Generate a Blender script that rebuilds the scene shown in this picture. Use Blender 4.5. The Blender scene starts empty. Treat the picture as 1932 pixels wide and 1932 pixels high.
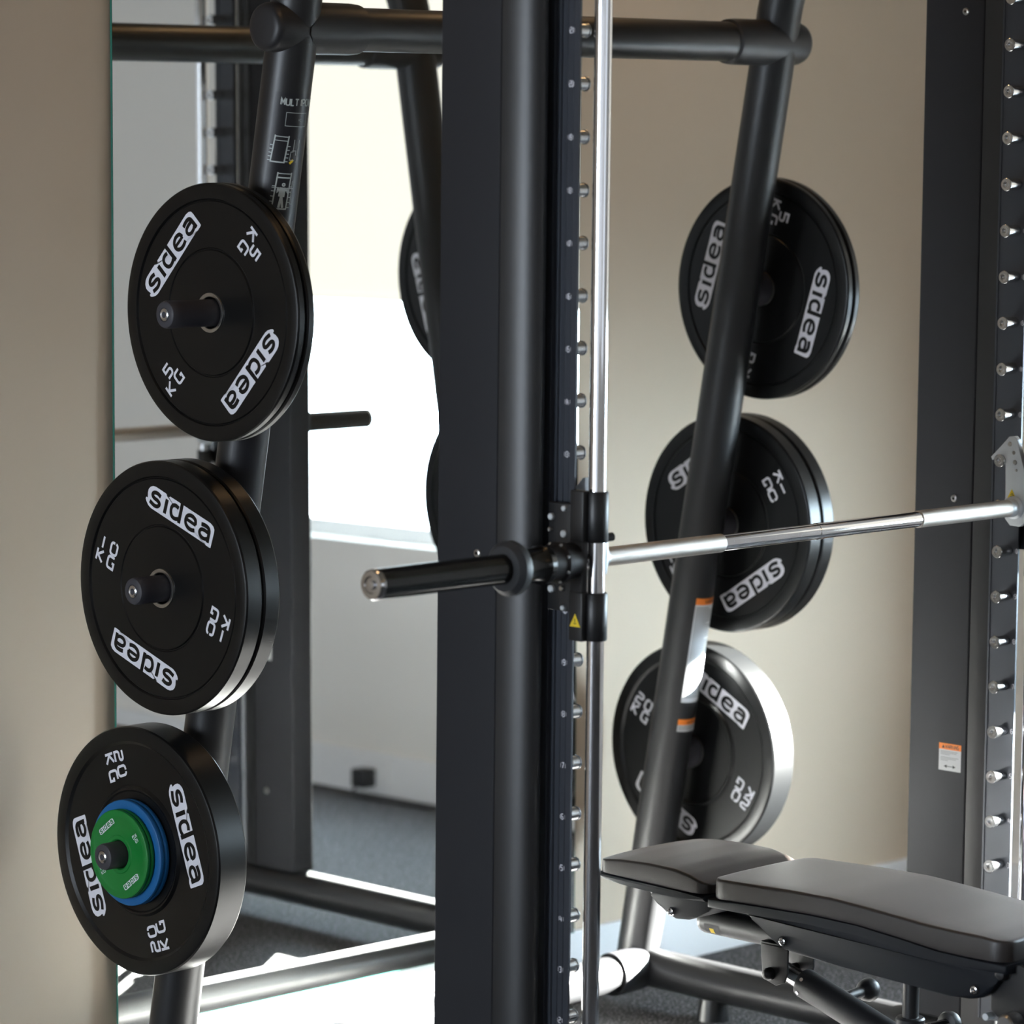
import bpy, bmesh, math, random
from mathutils import Vector, Matrix
random.seed(7)
PI = math.pi
sc = bpy.context.scene
COL = sc.collection

# ------------------------------------------------------------------ camera
cam_d = bpy.data.cameras.new('camera')
cam = bpy.data.objects.new('camera', cam_d)
COL.objects.link(cam)
cr = Vector((0.69415206, -0.71974938, 0.01066579))
cu = Vector((0.07250216, 0.08465010, 0.99376949))
cd = Vector((0.71616783, 0.68905384, -0.11094343))
M = Matrix((cr, cu, -cd)).transposed().to_4x4()
M.translation = Vector((-4.92638, -3.97191, 1.868))
cam.matrix_world = M
cam_d.sensor_width = 36.0
cam_d.lens = 127.347
cam_d.clip_start = 0.05
cam_d.clip_end = 200
cam_d.dof.use_dof = True
cam_d.dof.focus_distance = 6.45
cam_d.dof.aperture_fstop = 3.4
sc.camera = cam

# ------------------------------------------------------------------ world, sun, exposure
sc.view_settings.view_transform = 'Standard'
sc.view_settings.look = 'None'
sc.view_settings.gamma = 1.0
sc.view_settings.use_curve_mapping = False
sc.view_settings.exposure = 0.0
W = bpy.data.worlds.new('world')
sc.world = W
W.use_nodes = True
bg = W.node_tree.nodes['Background']
bg.inputs['Color'].default_value = (0.70, 0.85, 1.0, 1)
bg.inputs['Strength'].default_value = 1.0
_n = W.node_tree.nodes; _l = W.node_tree.links      # bright sky above the horizon, sunlit ground below
_tc = _n.new('ShaderNodeTexCoord'); _sx = _n.new('ShaderNodeSeparateXYZ'); _mr = _n.new('ShaderNodeMapRange')
_mr.inputs['From Min'].default_value = -0.20; _mr.inputs['From Max'].default_value = 0.06
_mr.inputs['To Min'].default_value = 6.0; _mr.inputs['To Max'].default_value = 60.0
_l.new(_tc.outputs['Generated'], _sx.inputs[0]); _l.new(_sx.outputs['Z'], _mr.inputs['Value'])
_l.new(_mr.outputs[0], bg.inputs['Strength'])

sun_d = bpy.data.lights.new('sun', 'SUN')
sun_d.energy = 650.0
sun_d.angle = math.radians(0.6)
sun_d.color = (1.0, 0.97, 0.93)
sun = bpy.data.objects.new('sun', sun_d)
COL.objects.link(sun)
sun.location = (6, -4, 5)
sun.rotation_euler = Vector((-1.87, 1.40, -0.90)).to_track_quat('-Z', 'Y').to_euler()

WIN_LEFT = 25.0      # daylight strength of the big left windows
WIN_FILL = 1.0     # fill glow of the added, unseen front windows, also the long left one
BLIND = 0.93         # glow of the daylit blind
LAMP = 15.0         # ceiling lamps

# ------------------------------------------------------------------ materials
def mat(name, color, rough=0.5, metal=0.0, spec=0.5, emis=None, estr=0.0, coat=0.0, bump=None, noise=None):
    m = bpy.data.materials.new(name)
    m.use_nodes = True
    nt = m.node_tree
    b = nt.nodes['Principled BSDF']
    b.inputs['Base Color'].default_value = (*color, 1)
    b.inputs['Roughness'].default_value = rough
    b.inputs['Metallic'].default_value = metal
    b.inputs['Specular IOR Level'].default_value = spec
    b.inputs['Coat Weight'].default_value = coat
    if emis:
        b.inputs['Emission Color'].default_value = (*emis, 1)
        b.inputs['Emission Strength'].default_value = estr
    if bump or noise:
        tc = nt.nodes.new('ShaderNodeTexCoord')
    if bump:
        n = nt.nodes.new('ShaderNodeTexNoise')
        n.inputs['Scale'].default_value = bump[0]
        n.inputs['Detail'].default_value = 4
        bp = nt.nodes.new('ShaderNodeBump')
        bp.inputs['Strength'].default_value = bump[1]
        bp.inputs['Distance'].default_value = bump[2] if len(bump) > 2 else 0.001
        nt.links.new(tc.outputs['Object'], n.inputs['Vector'])
        nt.links.new(n.outputs['Fac'], bp.inputs['Height'])
        nt.links.new(bp.outputs['Normal'], b.inputs['Normal'])
    if noise:   # (scale, colour2, low, high): patchy second colour
        n = nt.nodes.new('ShaderNodeTexNoise')
        n.inputs['Scale'].default_value = noise[0]
        n.inputs['Detail'].default_value = 5
        r = nt.nodes.new('ShaderNodeValToRGB')
        r.color_ramp.elements[0].position = noise[2]
        r.color_ramp.elements[1].position = noise[3]
        r.color_ramp.elements[0].color = (*color, 1)
        r.color_ramp.elements[1].color = (*noise[1], 1)
        nt.links.new(tc.outputs['Object'], n.inputs['Vector'])
        nt.links.new(n.outputs['Fac'], r.inputs['Fac'])
        nt.links.new(r.outputs['Color'], b.inputs['Base Color'])
    return m

MT = {}
MT['wall'] = mat('wall_paint', (0.59, 0.492, 0.382), 0.75, spec=0.3, bump=(260, 0.12, 0.0006), noise=(3, (0.575, 0.482, 0.372), 0.4, 0.7))
MT['wall_side'] = mat('side_wall_paint', (0.82, 0.79, 0.74), 0.75, spec=0.3, bump=(260, 0.12, 0.0006))
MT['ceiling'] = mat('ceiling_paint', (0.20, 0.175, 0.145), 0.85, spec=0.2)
MT['trim'] = mat('white_trim', (0.80, 0.80, 0.80), 0.4)
MT['floor'] = mat('rubber_floor', (0.022, 0.021, 0.021), 0.8, spec=0.3, noise=(170, (0.26, 0.25, 0.26), 0.55, 0.62))
MT['powder'] = mat('black_powder_coat', (0.0105, 0.0105, 0.0115), 0.40, spec=0.55, bump=(900, 0.10, 0.0004))
MT['panel'] = mat('grey_black_panel', (0.025, 0.0255, 0.029), 0.6, spec=0.15, bump=(900, 0.08, 0.0003))
MT['rail'] = mat('anodised_rail', (0.050, 0.056, 0.070), 0.34, 0.35, spec=0.6)
MT['blackgloss'] = mat('gloss_black', (0.008, 0.008, 0.008), 0.18, spec=0.6)
MT['blackplast'] = mat('black_plastic', (0.014, 0.014, 0.016), 0.45, spec=0.45)
MT['collar'] = mat('collar_plastic', (0.030, 0.032, 0.036), 0.5, spec=0.45)
MT['gap'] = mat('dark_gap', (0.002, 0.002, 0.002), 0.9)
MT['rubber'] = mat('plate_rubber', (0.0022, 0.0024, 0.0027), 0.33, spec=0.38, bump=(30, 0.10, 0.001))
MT['green'] = mat('green_rubber', (0.004, 0.175, 0.026), 0.5, spec=0.4)
MT['blue'] = mat('blue_rubber', (0.006, 0.105, 0.30), 0.5, spec=0.4)
MT['print'] = mat('white_print', (0.72, 0.72, 0.78), 0.5)
MT['printdim'] = mat('grey_print', (0.45, 0.50, 0.49), 0.5)
MT['chrome'] = mat('chrome', (0.80, 0.80, 0.82), 0.07, 1.0)
MT['steel'] = mat('brushed_steel', (0.55, 0.54, 0.52), 0.28, 1.0)
MT['knurl'] = mat('knurled_steel', (0.58, 0.53, 0.48), 0.42, 1.0, bump=(1500, 0.8, 0.0008))
MT['pegmetal'] = mat('peg_metal', (0.74, 0.75, 0.76), 0.22, 1.0)
MT['zinc'] = mat('zinc_steel', (0.66, 0.70, 0.73), 0.45, 0.6)
MT['peghold'] = mat('peg_grip_black', (0.040, 0.039, 0.047), 0.55, spec=0.4)
MT['leather'] = mat('bench_leather', (0.026, 0.021, 0.019), 0.42, spec=0.6, bump=(600, 0.25, 0.0008))
_lb = MT['leather'].node_tree.nodes['Principled BSDF']
_lb.inputs['Sheen Weight'].default_value = 0.20; _lb.inputs['Sheen Roughness'].default_value = 0.35; _lb.inputs['Sheen Tint'].default_value = (1.0, 0.80, 0.70, 1)
MT['shell'] = mat('bench_shell', (0.006, 0.008, 0.012), 0.55, spec=0.2, bump=(900, 0.15, 0.0004))
MT['yellow'] = mat('warning_yellow', (0.80, 0.58, 0.02), 0.5)
MT['orange'] = mat('warning_orange', (0.85, 0.22, 0.02), 0.5)
MT['labelwhite'] = mat('label_white', (0.62, 0.63, 0.64), 0.4)
MT['labelgrey'] = mat('label_text_grey', (0.22, 0.23, 0.24), 0.5)
MT['labelblack'] = mat('label_black', (0.010, 0.010, 0.013), 0.35)
MT['mirror'] = mat('mirror_glass', (0.90, 0.915, 0.90), 0.0, 1.0)
MT['glassedge'] = mat('glass_edge', (0.03, 0.16, 0.12), 0.15)
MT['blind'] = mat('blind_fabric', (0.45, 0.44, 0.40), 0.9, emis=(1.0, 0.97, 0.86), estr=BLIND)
MT['winglow_left'] = mat('left_window_daylight', (0.5, 0.5, 0.5), 0.9, emis=(0.78, 0.88, 1.0), estr=WIN_LEFT)
MT['winglow_fill'] = mat('window_fill_glow', (0.5, 0.5, 0.5), 0.9, emis=(0.84, 0.91, 1.0), estr=WIN_FILL)
MT['lamp'] = mat('lamp_diffuser', (0.8, 0.8, 0.8), 0.6, emis=(1.0, 0.60, 0.27), estr=LAMP)
gl = bpy.data.materials.new('clear_pane'); gl.use_nodes = True
_nt = gl.node_tree; _nt.nodes.remove(_nt.nodes['Principled BSDF'])
_tr = _nt.nodes.new('ShaderNodeBsdfTransparent'); _tr.inputs['Color'].default_value = (0.97, 0.99, 0.98, 1)
_gs = _nt.nodes.new('ShaderNodeBsdfGlossy'); _gs.inputs['Roughness'].default_value = 0.02
_mx = _nt.nodes.new('ShaderNodeMixShader'); _mx.inputs[0].default_value = 0.06
_nt.links.new(_tr.outputs[0], _mx.inputs[1]); _nt.links.new(_gs.outputs[0], _mx.inputs[2])
_nt.links.new(_mx.outputs[0], _nt.nodes['Material Output'].inputs['Surface'])
MT['glass'] = gl

# ------------------------------------------------------------------ mesh helpers
class MB:
    """collects shapes, linked as ONE mesh object"""
    def __init__(self):
        self.v = []; self.f = []; self.m = []; self.mats = []
    def mi(self, m):
        if m not in self.mats: self.mats.append(m)
        return self.mats.index(m)
    def add(self, vs, fs, m='powder'):
        k = len(self.v); i = self.mi(m)
        self.v += [tuple(v) for v in vs]
        self.f += [tuple(a + k for a in f) for f in fs]
        self.m += [i] * len(fs)
    def box(self, x0, x1, y0, y1, z0, z1, m='powder', bev=0.0, T=None):
        bm = bmesh.new()
        bmesh.ops.create_cube(bm, size=1.0)
        for v in bm.verts:
            v.co = Vector(((x0 + x1) / 2 + v.co.x * (x1 - x0), (y0 + y1) / 2 + v.co.y * (y1 - y0), (z0 + z1) / 2 + v.co.z * (z1 - z0)))
        if bev:
            bmesh.ops.bevel(bm, geom=list(bm.edges), offset=bev, segments=3, profile=0.5, affect='EDGES')
        if T: bmesh.ops.transform(bm, matrix=T, verts=bm.verts)
        self.bm(bm, m)
    def bm(self, bm, m):
        bm.verts.index_update()
        self.add([v.co.copy() for v in bm.verts], [[v.index for v in f.verts] for f in bm.faces], m)
        bm.free()
    def tube(self, pts, r, m='powder', seg=28, caps=True, rs=None):
        pts = [Vector(p) for p in pts]
        n = len(pts); vs = []; fs = []
        up = None
        for i, p in enumerate(pts):
            t = (pts[min(i + 1, n - 1)] - pts[max(i - 1, 0)]).normalized()
            if up is None:
                a = Vector((0, 0, 1)) if abs(t.z) < 0.9 else Vector((0, 1, 0))
                up = (a - t * a.dot(t)).normalized()
            else:
                up = (up - t * up.dot(t)).normalized()
            s = t.cross(up)
            rr = rs[i] if rs else r
            for k in range(seg):
                a = 2 * PI * k / seg
                vs.append(p + (up * math.cos(a) + s * math.sin(a)) * rr)
        for i in range(n - 1):
            for k in range(seg):
                a = i * seg + k; b = i * seg + (k + 1) % seg
                fs.append((a, b, b + seg, a + seg))
        if caps:
            fs.append(tuple(range(seg - 1, -1, -1)))
            fs.append(tuple(range((n - 1) * seg, n * seg)))
        self.add(vs, fs, m)
    def lathe(self, prof, origin=(0, 0, 0), axis='X', m='powder', seg=96, sign=1):
        """prof: (along, radius)"""
        o = Vector(origin); vs = []; fs = []
        for (h, r) in prof:
            for k in range(seg):
                a = 2 * PI * k / seg; c, s = math.cos(a) * r, math.sin(a) * r
                h2 = h * sign
                if axis == 'X': q = Vector((h2, c, s))
                elif axis == 'Y': q = Vector((c, h2, s))
                else: q = Vector((c, s, h2))
                vs.append(o + q)
        n = len(prof)
        for i in range(n - 1):
            for k in range(seg):
                a = i * seg + k; b = i * seg + (k + 1) % seg
                fs.append((a, b, b + seg, a + seg))
        if prof[0][1] > 0 and prof[0] != prof[-1]:
            pass
        self.add(vs, fs, m)
    def prism(self, poly, a0, a1, m='powder', axis='X', bev=0.0):
        """poly in the plane across the axis (X: (y,z), Z: (x,y)), extruded a0..a1"""
        bm = bmesh.new()
        def mk(p, a):
            if axis == 'X': return Vector((a, p[0], p[1]))
            if axis == 'Z': return Vector((p[0], p[1], a))
            return Vector((p[0], a, p[1]))
        A = [bm.verts.new(mk(p, a0)) for p in poly]
        B = [bm.verts.new(mk(p, a1)) for p in poly]
        n = len(poly)
        fa = bm.faces.new(A); fb = bm.faces.new(list(reversed(B)))
        for i in range(n):
            j = (i + 1) % n
            bm.faces.new((A[j], A[i], B[i], B[j]))
        if bev:
            es = list(fa.edges) + list(fb.edges)
            bmesh.ops.bevel(bm, geom=es, offset=bev, segments=3, profile=0.5, affect='EDGES')
        self.bm(bm, m)
    def build(self, name, parent=None, ang=40, loc=None, world=True):
        me = bpy.data.meshes.new(name)
        me.from_pydata(self.v, [], self.f)
        for m in self.mats: me.materials.append(MT[m])
        for p, i in zip(me.polygons, self.m): p.material_index = i
        bm = bmesh.new(); bm.from_mesh(me)
        bmesh.ops.recalc_face_normals(bm, faces=bm.faces)
        bm.to_mesh(me); bm.free()
        me.shade_smooth()
        me.set_sharp_from_angle(angle=math.radians(ang))
        o = bpy.data.objects.new(name, me)
        COL.objects.link(o)
        if parent: o.parent = parent
        if loc: o.location = loc
        return o

def thing(name, label, cat, loc=(0, 0, 0), group=None):
    o = bpy.data.objects.new(name, None); COL.objects.link(o)
    o.empty_display_size = 0.1
    o.location = loc; o['label'] = label; o['category'] = cat
    if group: o['group'] = group
    return o
def struct(mb, name, parent=None, ang=40):
    o = mb.build(name, parent, ang)
    if parent is None: o['kind'] = 'structure'
    return o
def dup_tree(src, name, label, cat, loc, rotx=None, group=None):
    c = src.copy(); COL.objects.link(c); c.location = loc
    c['label'] = label; c['category'] = cat
    if group: c['group'] = group
    elif 'group' in c: del c['group']
    if rotx is not None: c.rotation_euler = (rotx, 0, 0)
    for ch in list(src.children):
        d = ch.copy(); COL.objects.link(d); d.parent = c
        for g in list(ch.children):
            e = g.copy(); COL.objects.link(e); e.parent = d
    return c

# ------------------------------------------------------------------ stroke lettering
def arc(cx, cy, rx, ry, a0, a1, n=10):
    return [(cx + rx * math.cos(math.radians(a0 + (a1 - a0) * i / n)), cy + ry * math.sin(math.radians(a0 + (a1 - a0) * i / n))) for i in range(n + 1)]
def rr(w, h, k):      # rounded rectangle loop
    return (arc(w - k, h - k, k, k, 90, 0, 4) + arc(w - k, k, k, k, 0, -90, 4) + arc(k, k, k, k, -90, -180, 4) + arc(k, h - k, k, k, 180, 90, 4) + [(w / 2, h)])
G = {}
G['0'] = [rr(.8, 1, .25)]
G['O'] = G['0']
G['1'] = [[(.4, 0), (.4, 1)]]
G['I'] = G['1']
G['2'] = [[(0, 1), (.6, 1)] + arc(.6, .78, .2, .22, 90, -90, 5) + [(.2, .56)] + arc(.2, .3, .2, .26, 90, 180, 4) + [(0, 0), (.8, 0)]]
G['3'] = [[(0, 1), (.6, 1)] + arc(.6, .75, .2, .25, 90, -90, 5) + [(.3, .5), (.6, .5)] + arc(.6, .25, .2, .25, 90, -90, 5) + [(0, 0)]]
G['4'] = [[(.1, 1), (0, .35), (.8, .35)], [(.6, .8), (.6, 0)]]
G['5'] = [[(.8, 1), (0, 1), (0, .56), (.58, .56)] + arc(.58, .28, .22, .28, 90, -90, 5) + [(0, 0)]]
G['6'] = [[(.75, 1), (.25, 1)] + arc(.25, .75, .25, .25, 90, 180, 3) + [(0, .25)] + arc(.25, .25, .25, .25, 180, 270, 3) + [(.55, 0)] + arc(.55, .28, .25, .28, -90, 90, 5) + [(.05, .56)]]
G['7'] = [[(0, 1), (.8, 1), (.3, 0)]]
G['8'] = [rr(.8, .5, .2), [(x, y + .5) for x, y in rr(.8, .5, .2)]]
G['9'] = [[(.05, 0), (.55, 0)] + arc(.55, .25, .25, .25, -90, 0, 3) + [(.8, .75)] + arc(.55, .75, .25, .25, 0, 90, 3) + [(.25, 1)] + arc(.25, .72, .25, .28, 90, 270, 5) + [(.75, .44)]]
G['K'] = [[(.0, 1), (.0, 0)], [(.75, 1), (.12, .5), (.78, 0)]]
G['G'] = [[(.78, 1), (.25, 1)] + arc(.25, .75, .25, .25, 90, 180, 3) + [(0, .25)] + arc(.25, .25, .25, .25, 180, 270, 3) + [(.8, 0), (.8, .48), (.55, .48)]]
G['M'] = [[(0, 0), (0, 1), (.4, .35), (.8, 1), (.8, 0)]]
G['U'] = [[(0, 1), (0, .25)] + arc(.25, .25, .25, .25, 180, 270, 3) + arc(.55, .25, .25, .25, 270, 360, 3) + [(.8, 1)]]
G['L'] = [[(0, 1), (0, 0), (.6, 0)]]
G['T'] = [[(0, 1), (.8, 1)], [(.4, 1), (.4, 0)]]
G['P'] = [[(0, 0), (0, 1), (.5, 1)] + arc(.5, .72, .28, .28, 90, -90, 5) + [(0, .44)]]
G['W'] = [[(0, 1), (.2, 0), (.45, .7), (.7, 0), (.9, 1)]]
G['E'] = [[(.7, 1), (0, 1), (0, 0), (.7, 0)], [(0, .5), (.6, .5)]]
G['R'] = [[(0, 0), (0, 1), (.5, 1)] + arc(.5, .75, .25, .25, 90, -90, 5) + [(0, .5)], [(.4, .5), (.8, 0)]]
G['A'] = [[(0, 0), (.4, 1), (.8, 0)], [(.15, .33), (.65, .33)]]
G['N'] = [[(0, 0), (0, 1), (.75, 0), (.75, 1)]]
G['C'] = [[(.78, 1), (.25, 1)] + arc(.25, .75, .25, .25, 90, 180, 3) + [(0, .25)] + arc(.25, .25, .25, .25, 180, 270, 3) + [(.78, 0)]]
G['.'] = [[(.1, 0), (.1, .12)]]

def ribbon(line, w, closed=False):
    """a polyline as quads with mitred corners (2D)"""
    P = [Vector(p) for p in line]
    Q = [P[0]]
    for p in P[1:]:
        if (p - Q[-1]).length > 1e-6: Q.append(p)
    P = Q
    cl = (P[0] - P[-1]).length < 1e-5
    if cl: P = P[:-1]
    n = len(P); L = []; R = []
    for i in range(n):
        a = P[i - 1] if (i > 0 or cl) else None
        b = P[(i + 1) % n] if (i < n - 1 or cl) else None
        d1 = (P[i] - a).normalized() if a is not None else None
        d2 = (b - P[i]).normalized() if b is not None else None
        if d1 is None: d1 = d2
        if d2 is None: d2 = d1
        t = d1 + d2
        t = t.normalized() if t.length > 1e-4 else d1
        nn = Vector((-t.y, t.x)); c = max(0.45, nn.dot(Vector((-d1.y, d1.x))))
        L.append(P[i] + nn * (w / 2 / c)); R.append(P[i] - nn * (w / 2 / c))
    vs = L + R; fs = []
    for i in range(n - 1 + (1 if cl else 0)):
        j = (i + 1) % n
        fs.append((i, j, n + j, n + i))
    return vs, fs
def put(mb, vs, fs, fn, m):
    mb.add([fn(v[0], v[1]) for v in vs], fs, m)
def dens(line, step):
    o = [line[0]]
    for a, b in zip(line, line[1:]):
        n = max(1, int(math.hypot(b[0] - a[0], b[1] - a[1]) / step))
        o += [(a[0] + (b[0] - a[0]) * k / n, a[1] + (b[1] - a[1]) * k / n) for k in range(1, n + 1)]
    return o
def text(mb, s, x, y, h, w, fn, m, gap=0.32, sx=1.0, step=None):
    """strokes of a word; x,y lower left, h height, w stroke width (metres)"""
    for ch in s:
        if ch == ' ':
            x += h * 0.6 * sx; continue
        for ln in G[ch]:
            pl_ = [(x + p[0] * h * sx, y + p[1] * h) for p in ln]
            if step: pl_ = dens(pl_, step)
            vs, fs = ribbon(pl_, w)
            put(mb, vs, fs, fn, m)
        wd = max(p[0] for ln in G[ch] for p in ln)
        x += (wd + gap) * h * sx
    return x
def poly(mb, pts, fn, m):
    mb.add([fn(*p) for p in pts], [tuple(range(len(pts)))], m)
def rect(mb, x0, y0, x1, y1, fn, m):
    poly(mb, [(x0, y0), (x1, y0), (x1, y1), (x0, y1)], fn, m)

# the lettered tag on the plates: white tag 184 x 36 mm, black letters; origin at its centre, unit = metre * s
def logo(mb, fn, s=1.0, black='rubber', white='print'):
    def F(k):
        return lambda x, y: fn(x * s / 1000, y * s / 1000, k)
    wl = F(0.0004); bl = F(0.0007)
    out = [(-91.9, -4.2), (-92.1, 2.5), (-88.7, 8.5), (-82.4, 12.8), (-75.2, 14.4), (-44.3, 14.6), (-43.6, 11.8), (-36.1, 11.8), (-35.1, 14.3), (-4.4, 14.5), (4.4, 14.5), (64.9, 15.2), (77.8, 15.2), (86.4, 13.0), (91.2, 8.7), (92.2, 3.2), (92.7, -25.6), (89.9, -26.4), (79.0, -26.4), (78.1, -25.0), (-75.8, -26.8), (-83.4, -24.8), (-90.5, -20.2), (-94.0, -16.4), (-93.5, -13.0), (-89.3, -12.6), (-90.2, -9.5)]
    n = len(out)
    mb.add([wl(0, -6)] + [wl(*p) for p in out], [(0, i + 1, (i + 1) % n + 1) for i in range(n)], white)
    def st(line, w=7.6):
        vs, fs = ribbon(line, w); put(mb, vs, fs, bl, black)
    def sm(line, n_=3):      # smooth a traced stroke
        P = [Vector(p) for p in line]; o = []
        for k in range(len(P) - 1):
            a = P[max(k - 1, 0)]; b = P[k]; c = P[k + 1]; d = P[min(k + 2, len(P) - 1)]
            for q in range(n_):
                t = q / n_
                o.append(0.5 * ((2 * b) + (c - a) * t + (2 * a - 5 * b + 4 * c - d) * t * t + (3 * b - a - 3 * c + d) * t ** 3))
        o.append(P[-1]); return [(p.x, p.y) for p in o]
    st(sm([(-57.2, 2.9), (-66.3, 5.2), (-74.6, 3.7), (-78.6, -0.3), (-77.3, -3.9), (-72.3, -6.0), (-63.3, -6.8), (-57.5, -9.0), (-56.6, -12.8), (-60.5, -16.9), (-68.8, -18.5), (-82.3, -15.6)]), 7.2)
    st([(-40.0, 6.1), (-38.9, -20.4)], 8.2)
    st(sm([(-6.5, 4.2), (-14.6, 5.6), (-21.5, 3.4), (-24.7, -2.6), (-24.1, -9.1), (-20.6, -15.0), (-14.8, -17.4), (-7.3, -16.6), (-1.9, -13.8)]), 7.2)
    st([(-.6, 15.3), (1.6, -20.6)], 8.0)
    st([(19.5, -4.4), (44.2, -4.9)], 6.0)
    st(sm([(43.2, -4.8), (40.8, 3.1), (32.3, 6.4), (24.0, 5.2), (18.1, 0.7), (16.6, -6.8), (19.9, -13.4), (27.9, -17.4), (36.5, -17.3), (44.5, -15.0)]), 7.2)
    st(sm([(57.2, 4.0), (66.4, 5.7), (75.3, 5.0), (80.2, 0.6), (81.2, -8.0), (82.2, -20.4)]), 7.6)
    st(sm([(79.5, -3.5), (68.4, -2.9), (60.4, -4.7), (57.2, -9.2), (58.8, -14.1), (65.2, -17.5), (73.6, -17.1), (79.0, -14.1)]), 6.8)

def weight_mark(mb, num, fn, s=1.0, m='print', h=21.5):
    f = lambda x, y: fn(x * s / 1000, y * s / 1000, 0.0005)
    w = 4.8; t = -1.5; b = -28.0
    if len(num) == 1:
        text(mb, num, -8.5, t, h, w, f, m, 0.35, 1.0)
    elif num == '10':
        text(mb, '1', -25, t, h, w, f, m, 0.35, 1.0)
        text(mb, '0', 5.5, t, h, w, f, m, 0.35, 1.0)
    else:
        text(mb, num, -26, t, h, w, f, m, 0.48, 1.0)
    text(mb, 'KG', -26, b, h, w, f, m, 0.66, 1.0)

# ------------------------------------------------------------------ room (slightly turned against the machine)
MY = 0.0216406
E1 = Vector((math.cos(MY), -math.sin(MY), 0)); E2 = Vector((math.sin(MY), math.cos(MY), 0))
RO = Vector((0, 1.2119, 0))
RM = Matrix(((E1.x, E2.x, 0, RO.x), (E1.y, E2.y, 0, RO.y), (0, 0, 1, 0), (0, 0, 0, 1)))
A0, A1, B0, B1, H = -7.6, 1.930, -8.2, 0.016, 2.85
def rbox(mb, a0, a1, b0, b1, z0, z1, m, bev=0.0): mb.box(a0, a1, b0, b1, z0, z1, m, bev, RM)
mb = MB(); rbox(mb, A0 - .2, A1 + .2, B0 - .2, B1 + .2, -0.1, 0, 'floor'); struct(mb, 'floor')
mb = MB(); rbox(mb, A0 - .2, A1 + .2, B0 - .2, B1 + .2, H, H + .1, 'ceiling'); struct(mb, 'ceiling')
mb = MB(); rbox(mb, A0 - .2, A1 + .2, B1, B1 + .15, 0, H, 'wall'); struct(mb, 'wall_back')
def wall_with_hole(name, axis, c0, c1, lo, hi, holes, m):
    """axis 'a': wall across a (c0..c1 thick), running along b lo..hi; holes = (lo,hi,z0,z1)"""
    mb = MB()
    def bx(l, h, z0, z1):
        if h - l < 1e-4 or z1 - z0 < 1e-4: return
        if axis == 'a': rbox(mb, c0, c1, l, h, z0, z1, m)
        else: rbox(mb, l, h, c0, c1, z0, z1, m)
    p = lo
    for (l, h, z0, z1) in sorted(holes):
        bx(p, l, 0, H); bx(l, h, 0, z0); bx(l, h, z1, H); p = h
    bx(p, hi, 0, H)
    return struct(mb, name)
# right wall window: position along b = Y - 1.21
WB0, WB1, WZ0, WZ1 = -2.60, -1.13, 0.70, 2.35
wall_with_hole('wall_right', 'a', A1, A1 + .14, B0 - .2, B1, [(WB0, WB1, WZ0, WZ1)], 'wall_side')
LW = [(-7.4, -1.95, 0.08, 2.35), (-1.75, -0.12, 0.2, 2.35)]
wall_with_hole('wall_left', 'a', A0 - .14, A0, B0 - .2, B1, LW, 'wall_side')
FW = [(-7.0, -4.4, 0.9, 2.4), (-2.4, 0.6, 0.9, 2.4)]
wall_with_hole('wall_front', 'b', B0 - .14, B0, A0, A1, FW, 'wall_side')

def window(n, axis, c, lo, hi, z0, z1, pane, mull=2, th=0.05):
    root = bpy.data.objects.new('window_%d' % n, None); COL.objects.link(root); root['kind'] = 'structure'
    root.location = RM @ (Vector((c, lo, z0)) if axis == 'a' else Vector((lo, c, z0)))
    inv = root.location
    def bx(mb, l, h, za, zb, t0, t1, m):
        T = Matrix.Translation(-inv) @ RM
        if axis == 'a': mb.box(c + t0, c + t1, l, h, za, zb, m, 0, T)
        else: mb.box(l, h, c + t0, c + t1, za, zb, m, 0, T)
    fr = MB(); w = 0.045
    bx(fr, lo, hi, z0, z0 + w, -.03, .03, 'trim'); bx(fr, lo, hi, z1 - w, z1, -.03, .03, 'trim')
    bx(fr, lo, lo + w, z0 + w, z1 - w, -.03, .03, 'trim'); bx(fr, hi - w, hi, z0 + w, z1 - w, -.03, .03, 'trim')
    for k in range(1, mull):
        x = lo + (hi - lo) * k / mull
        bx(fr, x - w / 2, x + w / 2, z0 + w, z1 - w, -.025, .025, 'trim')
    fr.build('window_frame', root)
    pn = MB(); bx(pn, lo + w, hi - w, z0 + w, z1 - w, -.006, .006, pane); pn.build('window_pane', root)
    return root, bx
w1, bx1 = window(1, 'a', A1 + .09, WB0, WB1, WZ0, WZ1, 'glass', 1)
for k, (l, h, z0, z1) in enumerate(LW): window(2 + k, 'a', A0 - .07, l, h, z0, z1, ('winglow_fill', 'winglow_left')[k], (4, 2)[k])
for k, (l, h, z0, z1) in enumerate(FW): window(4 + k, 'b', B0 - .07, l, h, z0, z1, 'winglow_fill')  # unseen windows with glowing panes, added on the front wall as general fill
# baseboards
mb = MB(); rbox(mb, A0, A1, B1 - .016, B1, 0, .117, 'trim', .002); struct(mb, 'baseboard_back')
mb = MB(); rbox(mb, A1 - .015, A1, B0, B1 - .016, 0, .117, 'trim', .002); struct(mb, 'baseboard_right')
mb = MB(); rbox(mb, A0, A0 + .015, B0, B1 - .016, 0, .117, 'trim', .002); struct(mb, 'baseboard_left')
mb = MB(); rbox(mb, A0 + .015, A1 - .015, B0, B0 + .015, 0, .117, 'trim', .002); struct(mb, 'baseboard_front')
mb = MB(); rbox(mb, -1.006, -1.002, B1 - .0012, B1, .117, 1.0, 'wall'); struct(mb, 'trim_1')

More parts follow.
